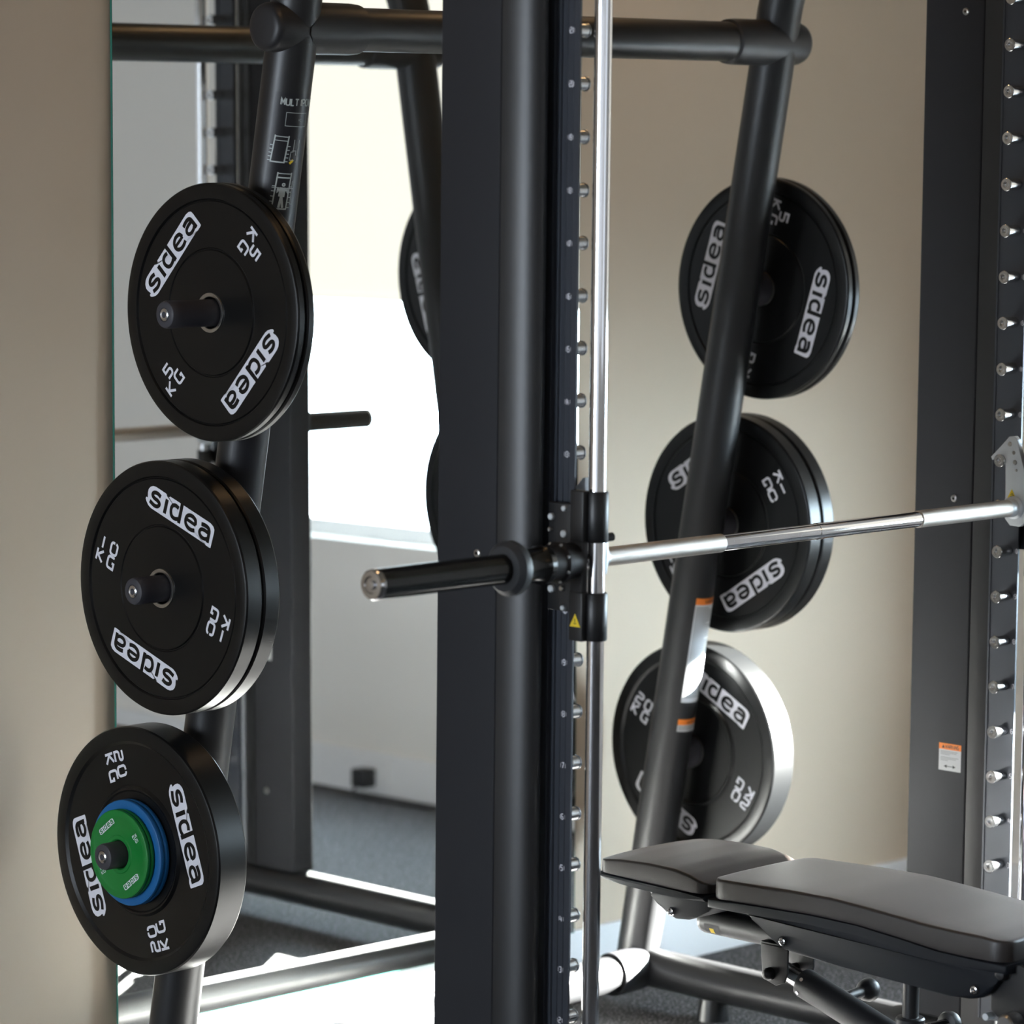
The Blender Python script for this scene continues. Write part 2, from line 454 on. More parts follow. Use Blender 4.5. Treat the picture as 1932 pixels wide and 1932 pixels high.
# mirror
mp = -0.007873
mroot = thing('wall_mirror', 'tall frameless wall mirror leaning on the white baseboard behind the rack', 'mirror', (0.0234, 1.2019, 0.118))
nrm = Vector((math.sin(MY), math.cos(MY) * math.cos(mp), math.sin(mp))).normalized()
ex = E1.copy(); ez = ex.cross(nrm).normalized()
if ez.z < 0: ez = -ez
MM = Matrix((ex, nrm, ez)).transposed().to_4x4()
MM.translation = Vector((0, 0, 0))
hw = (0.6436 + 0.5969) / 2
mb = MB(); mb.box(-hw, hw, .0002, .005, 0.0, 2.25, 'glassedge', 0, MM)
mb.build('glass_sheet', mroot)
mb = MB(); mb.add([MM @ Vector(c) for c in ((-hw + .001, 0, .001), (hw - .001, 0, .001), (hw - .001, 0, 2.249), (-hw + .001, 0, 2.249))], [(0, 1, 2, 3)], 'mirror')
mb.build('reflective_face', mroot)

# socket with plug on the right wall baseboard
pl = RM @ Vector((A1 - .015, -2.03, 0.062))
t = thing('power_socket', 'small white socket in the baseboard, seen only in the mirror', 'socket', tuple(pl))
T = Matrix.Rotation(-MY, 4, 'Z')
mb = MB(); mb.box(-.008, 0, -.075, .075, -.042, .042, 'trim', .003, T); mb.build('face_plate', t)
t = thing('power_plug', 'black plug with a cord pushed into the baseboard socket', 'plug', tuple(pl + Vector((-.009, 0, -.012))))
mb = MB(); mb.box(-.05, 0, -.026, .026, -.026, .026, 'blackplast', .006, T); mb.build('plug_body', t)
mb = MB(); mb.tube([(-.045, 0, -.02), (-.06, .0, -.03), (-.065, .02, -.044), (-.06, .12, -.044), (-.05, .3, -.044)], .004, 'blackplast', 10); mb.build('cord', t)

# roller blind over the upper part of the right wall window
bt = RM @ Vector((A1 + .04, (WB0 + WB1) / 2, WZ1 - .04))
t = thing('roller_blind', 'cream roller blind glowing with daylight over the window seen in the mirror', 'blind', tuple(bt))
T = Matrix.Translation(-bt) @ RM
m_ = MB(); m_.box(A1 + .034, A1 + .037, WB0 + .004, WB1 - .004, 1.385, WZ1 - .05, 'blind', 0, T); m_.build('blind_fabric', t)
m_ = MB(); m_.box(A1 + .027, A1 + .043, WB0 + .004, WB1 - .004, 1.365, 1.385, 'blind', .003, T); m_.build('bottom_bar', t)
m_ = MB(); m_.box(A1 + .015, A1 + .055, WB0 + .004, WB1 - .004, WZ1 - .06, WZ1 - .01, 'trim', .01, T); m_.build('roller', t)

# ceiling lamps
lamps = [(-0.8, -1.1), (0.62, -0.45), (-1.6, -4.2), (0.3, -4.2), (-4.2, -1.9), (-4.2, -4.2)]
ll = ['warm ceiling lamp near the back wall, over the left end of the rack', 'warm ceiling lamp closest to the back wall, over the far leaning post', 'warm ceiling lamp in the middle row, left of the bench line',
      'warm ceiling lamp in the middle row, over the open floor by the bench', 'warm ceiling lamp near the back wall on the window side', 'warm ceiling lamp farthest toward the left windows']
first = None
for (a, b), lb in zip(lamps, ll):
    loc = tuple(RM @ Vector((a, b, H)))
    if first is None:
        first = thing('ceiling_lamp', lb, 'lamp', loc, 'round ceiling lamps')
        mb = MB(); mb.lathe([(0, .12), (-.03, .12), (-.035, .112), (-.02, .105)], axis='Z', m='trim', seg=40); mb.build('lamp_ring', first)
        mb = MB(); mb.tube([(0, 0, -.018), (0, 0, -.026)], .105, 'lamp', 40); mb.build('diffuser', first)
    else:
        dup_tree(first, 'ceiling_lamp', lb, 'lamp', loc, group='round ceiling lamps')

# ------------------------------------------------------------------ the machine frame
PX = 0.648
def PY(z): return 1.0282 - 0.1732 * z
def peg_z(n): return 0.1884 + 0.085953 * n
frame = thing('smith_machine', 'tall black smith machine frame with two uprights and leaning rear posts', 'gym machine', (0, 0.5, 0))
FO = Vector((0, 0.5, 0))
class FB(MB):    # frame parts are given in world coordinates
    def build(self, name, parent=None, ang=40, loc=None, off=FO):
        self.v = [tuple(Vector(v) - off) for v in self.v]
        return super().build(name, parent, ang, loc)
def mir(s, x): return s * x
PEGHEAD = None
for s in (-1, 1):
    up = FB()
    # flat panel body
    x0, x1 = sorted((s * .62, s * .68))
    up.box(x0, x1, .149, .287, .118, 2.34, 'panel', .004)
    up_o = up.build('upright', frame)
    # rounded front cover (half ellipse, hollow seam behind it)
    nose = FB()
    pts = []
    for i in range(0, 25):
        a = math.radians(180 * i / 24)
        pts.append((s * (.65 - .0302 * math.cos(a)), .1465 - .069 * math.sin(a)))
    if s < 0: pts = pts[::-1]
    nose.prism(pts, .118, 2.34, 'powder', 'Z')
    nose.build('front_cover', up_o, 30)
    gp = FB(); xa, xb = sorted((s * .6225, s * .6775)); gp.box(xa, xb, .1465, .149, .118, 2.33, 'gap'); gp.build('seam', up_o)
    # grooved rail carrying the pegs
    rl = FB()
    prof = [(.612, .034), (.6165, .034), (.6165, .0445), (.6155, .045), (.6155, .0470), (.6168, .0475), (.6168, .0580), (.6185, .0585), (.6185, .0630), (.6165, .0640), (.6165, .0700), (.6205, .0710), (.6205, .0760), (.6185, .0770), (.6185, .0830), (.6230, .0840), (.6230, .100), (.612, .100), (.612, .0960), (.6135, .0955), (.6135, .0465), (.612, .0460)]
    pr = [(s * a, b) for a, b in prof]
    if s < 0: pr = pr[::-1]
    rl.prism(pr, .14, 2.33, 'rail', 'Z')
    rl.build('rail', up_o, 25)
    # guide rod with end blocks
    rod = FB(); rod.tube([(s * .607, -.008, .16), (s * .607, -.008, 2.32)], .0143, 'chrome', 40); rod.build('guide_rod', up_o, 30)
    rb = FB(); x0, x1 = sorted((s * .588, s * .64)); rb.box(x0, x1, -.03, .034, .12, .16, 'powder', .004); rb.build('rod_foot', up_o)
    # pegs
    for n in range(1, 25):
        z = peg_z(n)
        if z > 2.3: break
        if PEGHEAD is None:
            pg = MB()
            pg.lathe([(.0030, 0.0), (.0030, .0038), (.0002, .0042), (0, .0066), (-.0004, .0070), (-.0004, .0112), (.0006, .0122), (.0022, .0122), (.0028, .0108), (.0370, .0108), (.0370, 0)], axis='X', m='pegmetal', seg=32)
            PEGHEAD = pg.build('catch_peg', None)
            # the mesh is made once; this first object becomes the first peg
            o = PEGHEAD
        else:
            o = PEGHEAD.copy(); COL.objects.link(o)
        o.parent = up_o
        o.location = Vector((s * .5765, .0575, z)) - FO
        o.rotation_euler = (0, 0, PI) if s < 0 else (0, 0, 0)
        o.name = 'catch_peg'
    # numbers
    for n in range(1, 25):
        z = peg_z(n)
        if z > 2.3: break
        nb = FB()
        tx = str(n)
        if s < 0:
            fn = lambda u, v: Vector((-.6171, .0570 - u, z + v))
            rect(nb, .0000, -.0035, .0008, .0035, fn, 'print')
            text(nb, tx, .0030 if n < 10 else .0018, -.0045, .009, .0015, fn, 'print', .25, .62 if n < 10 else .48)
            rect(nb, .0105, -.0035, .0113, .0035, fn, 'print')
        else:
            fn = lambda u, v: Vector((.6117, .0415 - u, z + v)) if False else Vector((.6117, .0412 - u, z + v))
            rect(nb, -.0002, -.0035, .0004, .0035, fn, 'print')
            text(nb, tx, .0016, -.0045, .009, .0012, fn, 'print', .22, .5 if n < 10 else .3)
            rect(nb, .0066, -.0035, .0072, .0035, fn, 'print')
        nb.build('height_number', up_o)
    # panel screws
    for (yy, zz) in ((.192, 2.057), (.192, 1.135), (.192, .30)):
        sw = FB()
        X = s * .62 if s > 0 else -.68
        sw.lathe([(0, .0072), (-.0022, .0066), (-.003, .0045), (-.003, 0)], (X, yy, zz), 'X', 'steel', 20)
        sw.lathe([(-.0032, .003), (-.0032, 0)], (X, yy, zz), 'X', 'blackgloss', 6)
        sw.build('panel_screw', up_o)
    # warning label on the inner face of the far upright
    if s > 0:
        lb = FB()
        fn = lambda u, v, k=0.0004: Vector((.6198 - k, .2135 - u, .607 + v))
        f2 = lambda u, v: fn(u, v, .0006)
        rect(lb, 0, 0, .053, .041, fn, 'labelwhite'); rect(lb, 0, .041, .053, .053, fn, 'orange')
        text(lb, 'WARNING', .0155, .0437, .0062, .0011, f2, 'labelblack', .22, .78)
        poly(lb, [(.007, .0437), (.014, .0437), (.0105, .0502)], f2, 'labelblack')
        for k, wd in enumerate((.042, .038, .022, .0, .043, .037, .018)):
            if wd: rect(lb, .004, .0368 - k * .0029, .004 + wd, .0378 - k * .0029, f2, 'labelgrey')
        rect(lb, .019, .0078, .034, .0092, f2, 'labelblack')
        poly(lb, [(.012, .0085), (.0195, .0050), (.0195, .0120)], f2, 'labelblack')
        poly(lb, [(.041, .0085), (.0335, .0120), (.0335, .0050)], f2, 'labelblack')
        lb.build('warning_label', up_o)

# leaning rear posts, curving forward at the top
def post_path():
    p = [(PY(.085), .085), (PY(1.0), 1.0), (PY(2.06), 2.06)]
    d = Vector((-.1732, 1)).normalized(); c = Vector((PY(2.06), 2.06)); nrm2 = Vector((-d.y, d.x))
    Rr = .26; ce = c + nrm2 * Rr
    a0 = math.atan2(-nrm2.y, -nrm2.x)
    for i in range(1, 15):
        a = a0 + math.radians(76) * i / 14
        p.append((ce.x + Rr * math.cos(a), ce.y + Rr * math.sin(a)))
    e = p[-1]; p.append((.30, e[1] + .015))
    return p
PP = post_path()
LPOST = {}
for s in (-1, 1):
    mb = FB(); mb.tube([(s * PX, y, z) for y, z in PP], .0445, 'powder', 48)
    po = mb.build('leaning_post', frame, 50); LPOST[s] = po
    mb = FB(); mb.box(min(s * .61, s * .69), max(s * .61, s * .69), .10, .33, 2.30, 2.40, 'powder', .01); mb.build('top_bracket', frame)
# crossbar and saddle joints
CY, CZ = .680, 2.001
mb = FB(); mb.tube([(-PX + .02, CY, CZ), (PX - .02, CY, CZ)], .0385, 'powder', 48); cb = mb.build('crossbar', frame, 50)
def saddle(s, y, z, rad, name, outer=True, pr=.0445):
    """sleeve on a cross tube whose end is cut to hug the post, and the domed cap outside the post"""
    mb = FB(); seg = 48; vs = []; fs = []
    tl = math.atan(.1732)
    rings = []
    L0 = .150
    prof = [(0.0, rad - .006), (.004, rad), (.02, rad + .0015), (None, rad + .002)]
    for (h, r) in prof:
        for k in range(seg):
            a = 2 * PI * k / seg
            yy = math.cos(a); zz = math.sin(a)
            # the cut: follow the post surface (post runs mostly along z)
            dy = yy * r * math.cos(tl) + zz * r * math.sin(tl)
            cut = math.sqrt(max(0.0, (pr + .001) ** 2 - dy * dy)) if abs(dy) < pr else 0
            X = PX - (L0 - h) if h is not None else PX - cut * .55
            vs.append((s * X, y + yy * r, z + zz * r))
    for i in range(3):
        for k in range(seg):
            a = i * seg + k; b = i * seg + (k + 1) % seg
            fs.append((a, b, b + seg, a + seg))
    mb.add(vs, fs, 'blackplast')
    mb.build('joint_sleeve', frame, 35)
    if outer:
        mb = FB()
        rr_ = rad * .98
        prof = [(0.0, rr_ + .001), (.058, rr_), (.066, rr_ - .0025), (.0705, rr_ - .008), (.072, rr_ - .016), (.0725, 0)]
        mb.lathe([(h, r) for h, r in prof], (s * (PX + .000), y, z), 'X', 'blackplast', 48, s)
        mb.build('end_cap', frame, 35)
for s in (-1, 1): saddle(s, CY, CZ, .0435, 'top')
# base frame
BZ, BY = .080, .985
mb = FB(); mb.tube([(-PX + .02, BY, BZ), (PX - .02, BY, BZ)], .0385, 'powder', 48); mb.build('rear_base_tube', frame, 50)
for s in (-1, 1):
    mb = FB(); mb.tube([(s * PX, 1.03, BZ), (s * PX, -.12, BZ)], .0405, 'powder', 48); mb.build('side_base_tube', frame, 50)
    mb = FB(); mb.lathe([(0, .041), (.004, .045), (.075, .045), (.09, .043)], (s * (PX - .115), BY, BZ), 'X', 'blackplast', 48, s); mb.build('joint_sleeve', frame, 35)
    mb = FB(); mb.lathe([(0, .0405), (.012, .040), (.022, .034), (.027, .02), (.028, 0)], (s * PX, 1.03, BZ), 'Y', 'blackplast', 40, 1); mb.build('end_cap', frame, 35)
    for yy in (.80, .0):
        mb = FB(); mb.tube([(s * PX, yy, 0), (s * PX, yy, .045)], .03, 'rubber', 28, True, [.034, .028]); mb.build('rubber_foot', frame)
# cylindrical label mapping on the posts
def post_label_fn(s, k):
    d = Vector((0, -.1732, 1)).normalized()
    def fn(ang, z):    # ang in degrees (azimuth), z height of the axis point
        a = math.radians(ang)
        n0 = Vector((math.cos(a), math.sin(a), 0)); n = (n0 - d * n0.dot(d)).normalized()
        return Vector((s * PX, PY(z), z)) + n * (.0445 + k)
    return fn
def curved_rect(mb, s, a0, a1, z0, z1, k, m):
    fn = post_label_fn(s, k); n = 10; vs = []; fs = []
    for i in range(n + 1):
        a = a0 + (a1 - a0) * i / n
        vs += [fn(a, z0), fn(a, z1)]
    for i in range(n): fs.append((2 * i, 2 * i + 2, 2 * i + 3, 2 * i + 1))
    mb.add(vs, fs, m)
DEG = 180 / PI / .0445      # metres along the skin to degrees
# long instruction label on the near post
mb = FB()
curved_rect(mb, -1, 205, 297, 1.10, 1.895, .0003, 'labelblack')
il = mb.build('instruction_label', LPOST[-1], 60)
mb = FB()
base = post_label_fn(-1, .0006)
def lf(u, v): return base(205 + u * DEG, 1.895 - v)
def lfu(u, v): return base(205 + u * DEG, 1.895 + v)
text(mb, 'MULTIPOWER', .0125, -.0205, .0110, .0022, lfu, 'printdim', .30, .72, .0015)
def frm(u0, v0, u1, v1, w, m='printdim'):
    w *= 1.5
    vs, fs = ribbon(dens([(u0, -v0), (u1, -v0), (u1, -v1), (u0, -v1), (u0, -v0)], .002), w); put(mb, vs, fs, lfu, m)
def ln(pts, w, m='printdim'):
    w *= 1.5
    vs, fs = ribbon(dens([(a, -b) for a, b in pts], .002), w); put(mb, vs, fs, lfu, m)
frm(.024, .033, .066, .056, .0006)
text(mb, 'MC', .048, -.047, .004, .0006, lfu, 'printdim', .2, .8)
def rack_icon(u, v, w, h, ticks=5, person=False):
    ln([(u + .004, v), (u, v + h)], .0016); ln([(u + w + .004, v), (u + w, v + h)], .0016)
    ln([(u + .004, v + .002), (u + w + .004, v + .002)], .0011)
    ln([(u + .0035, v + .009), (u + w + .0035, v + .009)], .0016 if person else .0008)
    ln([(u - .001, v + h - .001), (u + w, v + h - .001)], .0016)
    for k in range(ticks):
        t_ = v + h * (.38 + .14 * k); o_ = .004 * (1 - (t_ - v) / h)
        ln([(u + o_ - .006, t_), (u + o_, t_)], .0009); ln([(u + w + o_, t_), (u + w + o_ + .006, t_)], .0009)
    if person:
        cx = u + w / 2 + .003
        ln(arc(cx + .001, v + .021, .0022, .0022, 0, 360, 10), .0016)
        ln([(cx, v + .026), (cx - .001, v + .042)], .0075)
        ln([(cx - .001, v + .040), (cx - .004, v + h - .003)], .0028); ln([(cx - .001, v + .040), (cx + .003, v + h - .003)], .0028)
        ln([(cx - .003, v + .026), (cx - .009, v + .034), (cx - .008, v + .026)], .0018)
        ln([(cx + .003, v + .026), (cx + .009, v + .034), (cx + .008, v + .026)], .0018)
        ln([(u - .004, v + .027), (u + w + .010, v + .027)], .0007)
rack_icon(.0055, .073, .024, .047)
ln([(.045, .079), (.044, .10), (.040, .10), (.039, .114), (.047, .114)], .0007); ln([(.055, .079), (.053, .118)], .0009)
ln([(.042, .098), (.050, .098), (.050, .106)], .0006)
ln([(.0395, .120), (.043, .117), (.046, .1135)], .0028, 'yellow')
rack_icon(.0175, .136, .025, .064, 5, True)
rack_icon(.014, .222, .025, .064, 5, True)
rack_icon(.012, .308, .025, .064, 5, True)
ln([(.050, .15), (.050, .19), (.056, .19)], .0006)
mb.build('label_print', LPOST[-1], 60)
# warning labels on the far post
mb = FB()
curved_rect(mb, 1, 234, 312, .662, .868, .0004, 'labelwhite')
curved_rect(mb, 1, 234, 312, .868, .882, .0004, 'orange')
for k in range(42):
    z = .862 - k * .0046
    curved_rect(mb, 1, 237, 237 + (70 if k % 7 else 40), z - .0012, z + .0012, .0006, 'labelgrey')
f6 = post_label_fn(1, .0007)
text(mb, 'WARNING', 0, 0, .008, .0014, lambda u, v: f6(262 + u * DEG, .871 + v), 'labelblack', .25, .8)
mb.build('warning_label', LPOST[1], 60)
mb = FB()
curved_rect(mb, 1, 234, 312, .600, .614, .0004, 'labelwhite')
curved_rect(mb, 1, 234, 312, .614, .626, .0004, 'orange')
text(mb, 'WARNING', 0, 0, .007, .0012, lambda u, v: f6(262 + u * DEG, .6165 + v), 'labelblack', .25, .8)
for k in range(3): curved_rect(mb, 1, 237, 300, .604 + k * .0033, .6055 + k * .0033, .0006, 'labelgrey')
mb.build('warning_label', LPOST[1], 60)

# plate stacks: heights and depths
ST = [(1.5085, .7669), (1.0210, .8514), (.5364, .9353)]
for s in (-1, 1):
    for (z, y) in ST:
        mb = FB()
        mb.lathe([(0, .036), (.066, .036), (.069, .033), (.070, .0235), (.200, .0240), (.2125, .0240), (.2170, .0225), (.219, .019), (.219, .0120), (.2160, .0113), (.2160, 0)], (s * PX, y, z), 'X', 'peghold', 48, s)
        sp = mb.build('storage_peg', frame, 35)
        mb = FB()
        mb.lathe([(.2150, 0), (.2150, .0052), (.2195, .0056), (.2204, .0085), (.2190, .0108), (.2168, .0112)], (s * PX, y, z), 'X', 'pegmetal', 24, s)
        mb.build('end_bolt', sp, 35)

# ------------------------------------------------------------------ weight plates
def plate_print_fn(face):
    return None
def make_plate(num, th, label, group, rot, X, y, z):
    """disc around the X axis; local x=0 is the face toward -X, body extends to +X"""
    root = thing('bumper_plate', label, 'weight plate', (X, y, z), group)
    root.rotation_euler = (math.radians(-rot), 0, 0)
    R = .225; e = .0045; th = th - .0019
    b = MB()
    dp = .0022 if num != '20' else .004
    face = lambda q: [(0 + q, .0345), (.0 + q, .106)]
    prof = [(.0045, .0255), (.001, .0275), (.001, .0345), (.0012, .036), (.0012, .1080)]
    if num == '20':
        prof += [(-.0008, .1110), (-.0008, .1140), (dp, .1185), (dp, .1930), (0, .1985)]
    else:
        prof += [(.0038, .1098), (.0040, .1114), (dp, .1132), (dp, .1930), (.0042, .1946), (.0042, .1956), (.0003, .1980)]
    prof += [(0, .2000), (0, R - e * 1.2), (.0012, R - e * .45), (e, R), (th - e, R), (th - .0012, R - e * .45), (th, R - e * 1.2), (th, .2), (th - dp, .195), (th - dp, .114), (th - .001, .110), (th - .001, .0345), (th - .004, .0255), (.0045, .0255)]
    b.lathe(prof, (0, 0, 0), 'X', 'rubber', 160)
    b.build('rubber_disc', root, 28)
    h = MB()
    h.lathe([(.006, .0256), (-.0010, .0285), (-.0016, .031), (-.0013, .0345), (.003, .0352)], (0, 0, 0), 'X', 'steel', 64)
    h.build('hub_ring', root, 30)
    # viewer at -X: right = -Y, up = Z.
    def fnrot(cu_, cv_, ang):
        c, s_ = math.cos(ang), math.sin(ang)
        def fn(x, y_, k):
            U = cu_ + x * c - y_ * s_; V = cv_ + x * s_ + y_ * c
            return Vector((dp - k, -U, V))
        return fn
    for a in (0, PI):
        m_ = MB(); r0 = .1480
        logo(m_, fnrot(-math.sin(a) * r0, math.cos(a) * r0, a)); m_.build('printed_logo', root)
        m_ = MB(); r1 = -.156
        weight_mark(m_, num, fnrot(math.cos(a) * r1, math.sin(a) * r1, a)); m_.build('weight_marking', root)
    return root
def place(src, label, group, rot, X, y, z):
    r = dup_tree(src, 'bumper_plate', label, 'weight plate', (X, y, z), math.radians(-rot), group)
    return r
T5, T10, T20 = .0212, .0409, .070
XI = .7199
z, y = ST[0]
p5 = make_plate('5', T5, 'outer 5 kg black plate of the top pair on the near post', None, 47, -(XI + 2 * T5), y, z)
place(p5, 'inner 5 kg black plate behind the outer one, top of the near post', None, 10, -(XI + T5), y, z)
place(p5, '5 kg black plate nearest the far post in its top pair', None, 72.5, XI, y, z)
place(p5, '5 kg black plate at the back of the top pair on the far post', None, 30, XI + T5 + .0006, y, z)
z, y = ST[1]
p10 = make_plate('10', T10, 'outer 10 kg black plate of the middle pair on the near post', None, -20, -(XI + 2 * T10), y, z)
place(p10, 'inner 10 kg black plate behind the outer one, middle of the near post', None, 60, -(XI + T10), y, z)
place(p10, '10 kg black plate nearest the far post in its middle pair', None, 32.5, XI, y, z)
place(p10, '10 kg black plate at the back of the middle pair on the far post', None, -50, XI + T10 + .0006, y, z)
z, y = ST[2]
p20 = make_plate('20', T20, 'thick 20 kg black plate behind the blue and green discs, bottom of the near post', None, -70, -(XI + T20), y, z)
place(p20, 'thick 20 kg black plate with sunlit rim, bottom of the far post', None, -29, XI, y, z)

def small_plate(name, col, R, th, lab, X, rot, prints=True):
    root = thing(name, lab, 'weight plate', (X, y, z))
    root.rotation_euler = (math.radians(-rot), 0, 0)
    b = MB(); e = .0025
    b.lathe([(.002, .0255), (0, .028), (0, .0335), (.0014, .035), (.0014, R * .80), (.0004, R * .83), (0, R * .86), (0, R - e), (.0008, R - e * .3), (e, R), (th - e, R), (th - .0008, R - e * .3), (th, R - e), (th, .0255), (.002, .0255)], (0, 0, 0), 'X', col, 120)
    b.build('rubber_disc', root, 28)
    if prints:
        for a in (0, PI):
            c_, s_ = math.cos(a), math.sin(a)
            def fn(x, y_, k, cu_=0, cv_=0):
                U = cu_ + x * c_ - y_ * s_; V = cv_ + x * s_ + y_ * c_
                return Vector((.0014 - k, -U, V))
            m_ = MB(); logo(m_, lambda x, y_, k: fn(x, y_, k, -s_ * .058, c_ * .058), .26, col); m_.build('printed_logo', root)
            m_ = MB(); f5 = lambda x, y_: fn(x, y_, .0005, c_ * -.057, s_ * -.057)
            text(m_, '1.0', -.0065, .0010, .0062, .0011, f5, 'print', .25, .8); text(m_, 'KG', -.006, -.0078, .0062, .0011, f5, 'print', .35, .95)
            m_.build('weight_marking', root)
    return root
XF = -(XI + T20)
small_plate('fractional_plate', 'blue', .0955, .0105, 'blue disc lying against the 20 kg plate', XF - .0115, 30)
small_plate('fractional_plate', 'blue', .0955, .0105, 'blue disc just behind the green discs', XF - .0222, 15, True)
small_plate('fractional_plate', 'green', .0800, .0085, 'green disc between the blue disc and the front green disc', XF - .0309, 60)
small_plate('fractional_plate', 'green', .0800, .0085, 'front green disc with white lettering, outermost on the lowest near peg', XF - .0396, 37)

# ------------------------------------------------------------------ sliding bar
BYY, BZZ = .0212, 1.1345
bar = thing('smith_bar', 'chrome sliding barbell with black sleeve and guide carriages', 'barbell', (0, BYY, BZZ))
BOf = Vector((0, BYY, BZZ))
class BB(MB):
    def build(self, name, parent=None, ang=40, loc=None):
        self.v = [tuple(Vector(v) - BOf) for v in self.v]
        return super().build(name, parent, ang, loc)
mb = BB()
mb.lathe([(-.70, .0140), (-.008, .0140), (-.007, .0148), (.007, .0148), (.008, .0140), (.70, .0140)], (0, BYY, BZZ), 'X', 'chrome', 40); mb.build('bar_shaft', bar, 30)
for s in (-1, 1):
    mb = BB(); mb.lathe([(.283 if s > 0 else .262, .0140), (.284 if s > 0 else .263, .0158), (.562, .0158), (.566, .0150), (.566, .0140)], (0, BYY, BZZ), 'X', 'knurl', 40, s); mb.build('knurled_grip', bar, 30)
    mb = BB(); mb.lathe([(.70, .0140), (.70, .031), (.712, .0325), (.718, .029), (.745, .0275), (.765, .029), (.772, .029), (.772, .0245), (1.078, .0245)], (0, BYY, BZZ), 'X', 'blackgloss', 56, s); mb.build('sleeve', bar, 35)
    mb = BB(); mb.lathe([(.766, .0292), (.770, .0425), (.774, .0445), (.786, .0445), (.791, .0405), (.795, .0365), (.797, .0247)], (0, BYY, BZZ), 'X', 'collar', 56, s); mb.build('sleeve_collar', bar, 35)
    mb = BB(); mb.lathe([(1.078, .0247), (1.084, .0247), (1.088, .022), (1.089, .014), (1.0865, .012), (1.0865, .008), (1.091, .0075), (1.092, .0)], (0, BYY, BZZ), 'X', 'chrome', 40, s); mb.build('sleeve_end_cap', bar, 35)
    # carriage: two bearing blocks round the rod, joined by a rear plate
    mb = BB()
    for (z0, z1) in ((1.166, 1.249), (1.004, 1.083)):
        seg = 40
        # ring around the rod: outer wall and two annular ends
        mb.lathe([(z0 - 1.1, .0150), (z0 - 1.1, .0178), (z0 - 1.098, .0192), (z1 - 1.102, .0192), (z1 - 1.1, .0178), (z1 - 1.1, .0150), (z0 - 1.1, .0150)], (s * .607, -.008, 1.1), 'Z', 'powder', seg)
        x0, x1 = sorted((s * .6225, s * .638))
        mb.box(x0, x1, -.006, .0235, z0, z1 + .002, 'powder', .002)      # flange outside the rod, in front of the rail
    x0, x1 = sorted((s * .6235, s * .6365))
    mb.box(x0, x1, -.004, .0225, 1.081, 1.168, 'blackplast', .001)
    mb.build('carriage', bar, 35)
    mb = BB(); mb.lathe([(.636, .014), (.636, .030), (.660, .031), (.662, .0345), (.672, .0345), (.676, .031), (.70, .0305)], (0, BYY, BZZ), 'X', 'blackplast', 48, s); mb.build('bearing_flange', bar, 35)
    for k in range(8):
        a = 2 * PI * k / 8 + .4
        mb = BB(); mb.lathe([(.672, .0030), (.6755, .0028), (.676, 0)], (0, BYY + .0325 * math.cos(a) * .98, BZZ + .0325 * math.sin(a) * .98), 'X', 'zinc', 16, s); mb.build('bolt', bar, 35)
    # outer fixing plate with its bolts
    xa, xb = sorted((s * .6300, s * .6352))
    mb = BB(); mb.box(xa, xb, .018, .0745, 1.050, 1.228, 'powder', .002); mb.build('fixing_plate', bar, 35)
    for (yy, zz, r_, m_) in ((.042, 1.204, .0058, 'zinc'), (.013, 1.178, .0062, 'zinc'), (.013, 1.220, .0050, 'zinc'), (.044, 1.183, .0035, 'steel'), (.040, 1.085, .0062, 'zinc'), (.016, 1.088, .0048, 'steel'), (.013, 1.056, .0045, 'zinc')):
        mb = BB(); mb.lathe([(.6352, r_), (.6405, r_), (.6418, r_ * .7), (.6418, 0)], (0, yy + .023, zz), 'X', m_, 20, s); mb.build('bolt', bar, 35)
    mb = BB(); mb.lathe([(.55, .0140), (.561, .0172), (.572, .0172), (.575, .0215), (.583, .0215), (.585, .0300), (.5915, .0300)], (0, BYY, BZZ), 'X', 'zinc', 40, s); mb.build('bar_socket', bar, 35)
    if s < 0: mb = BB(); mb.tube([(s * .592, .006, BZZ + .034), (s * .5600, .000, BZZ + .036)], .0072, 'blackplast', 20); mb.build('release_pin', bar, 35)
    # hook plate on the inner side
    hk = [(.0765, 1.2200), (.0730, 1.2235), (.0660, 1.2305), (.0575, 1.2332), (.0490, 1.2305), (.0446, 1.2240), (.0443, 1.182), (.0440, 1.180), (.0440, 1.112), (.032, 1.100), (.010, 1.099), (-.008, 1.112), (-.012, 1.140), (-.006, 1.190), (.006, 1.215), (.0200, 1.2620), (.0270, 1.2680), (.0385, 1.2665), (.0450, 1.2590), (.0790, 1.2260)]
    mb = BB(); x0, x1 = (.5805, .5920)
    mb.prism(hk, s * x0, s * x1, 'zinc', 'X', .0008); h_o = mb.build('safety_hook', bar, 30)
    for (yy, zz, r_) in ((.0365, 1.2525, .0046), (.0270, 1.2370, .0036), (.0235, 1.2190, .0046), (.0200, 1.2045, .0026)):
        mb = BB(); mb.lathe([(.5805, .0), (.5788, .0) if False else (.5790, 0), (.5790, r_ * .8), (.5805, r_), (.5815, r_)], (0, yy, zz), 'X', 'steel', 20, s); mb.build('bolt', h_o, 35)
    # warning triangle
    if s > 0:
        mb = BB(); f7 = lambda u, v, k=0: Vector((.5806 - k * .0003, .0290 - u, 1.158 + v))
        poly(mb, [(-.0125, -.0085), (.0125, -.0085), (0, .0135)], lambda u, v: f7(u, v, 0), 'labelblack')
        poly(mb, [(-.0102, -.0072), (.0102, -.0072), (0, .0108)], lambda u, v: f7(u, v, 1), 'yellow')
        for a_, b_ in (((-.004, -.003), (.004, -.003)), ((-.003, 0), (.005, -.001)), ((-.001, .003), (.003, .001))):
            vs, fs = ribbon([a_, b_], .0012); put(mb, vs, fs, lambda u, v: f7(u, v, 2), 'labelblack')
        mb.build('warning_label', h_o)
    else:
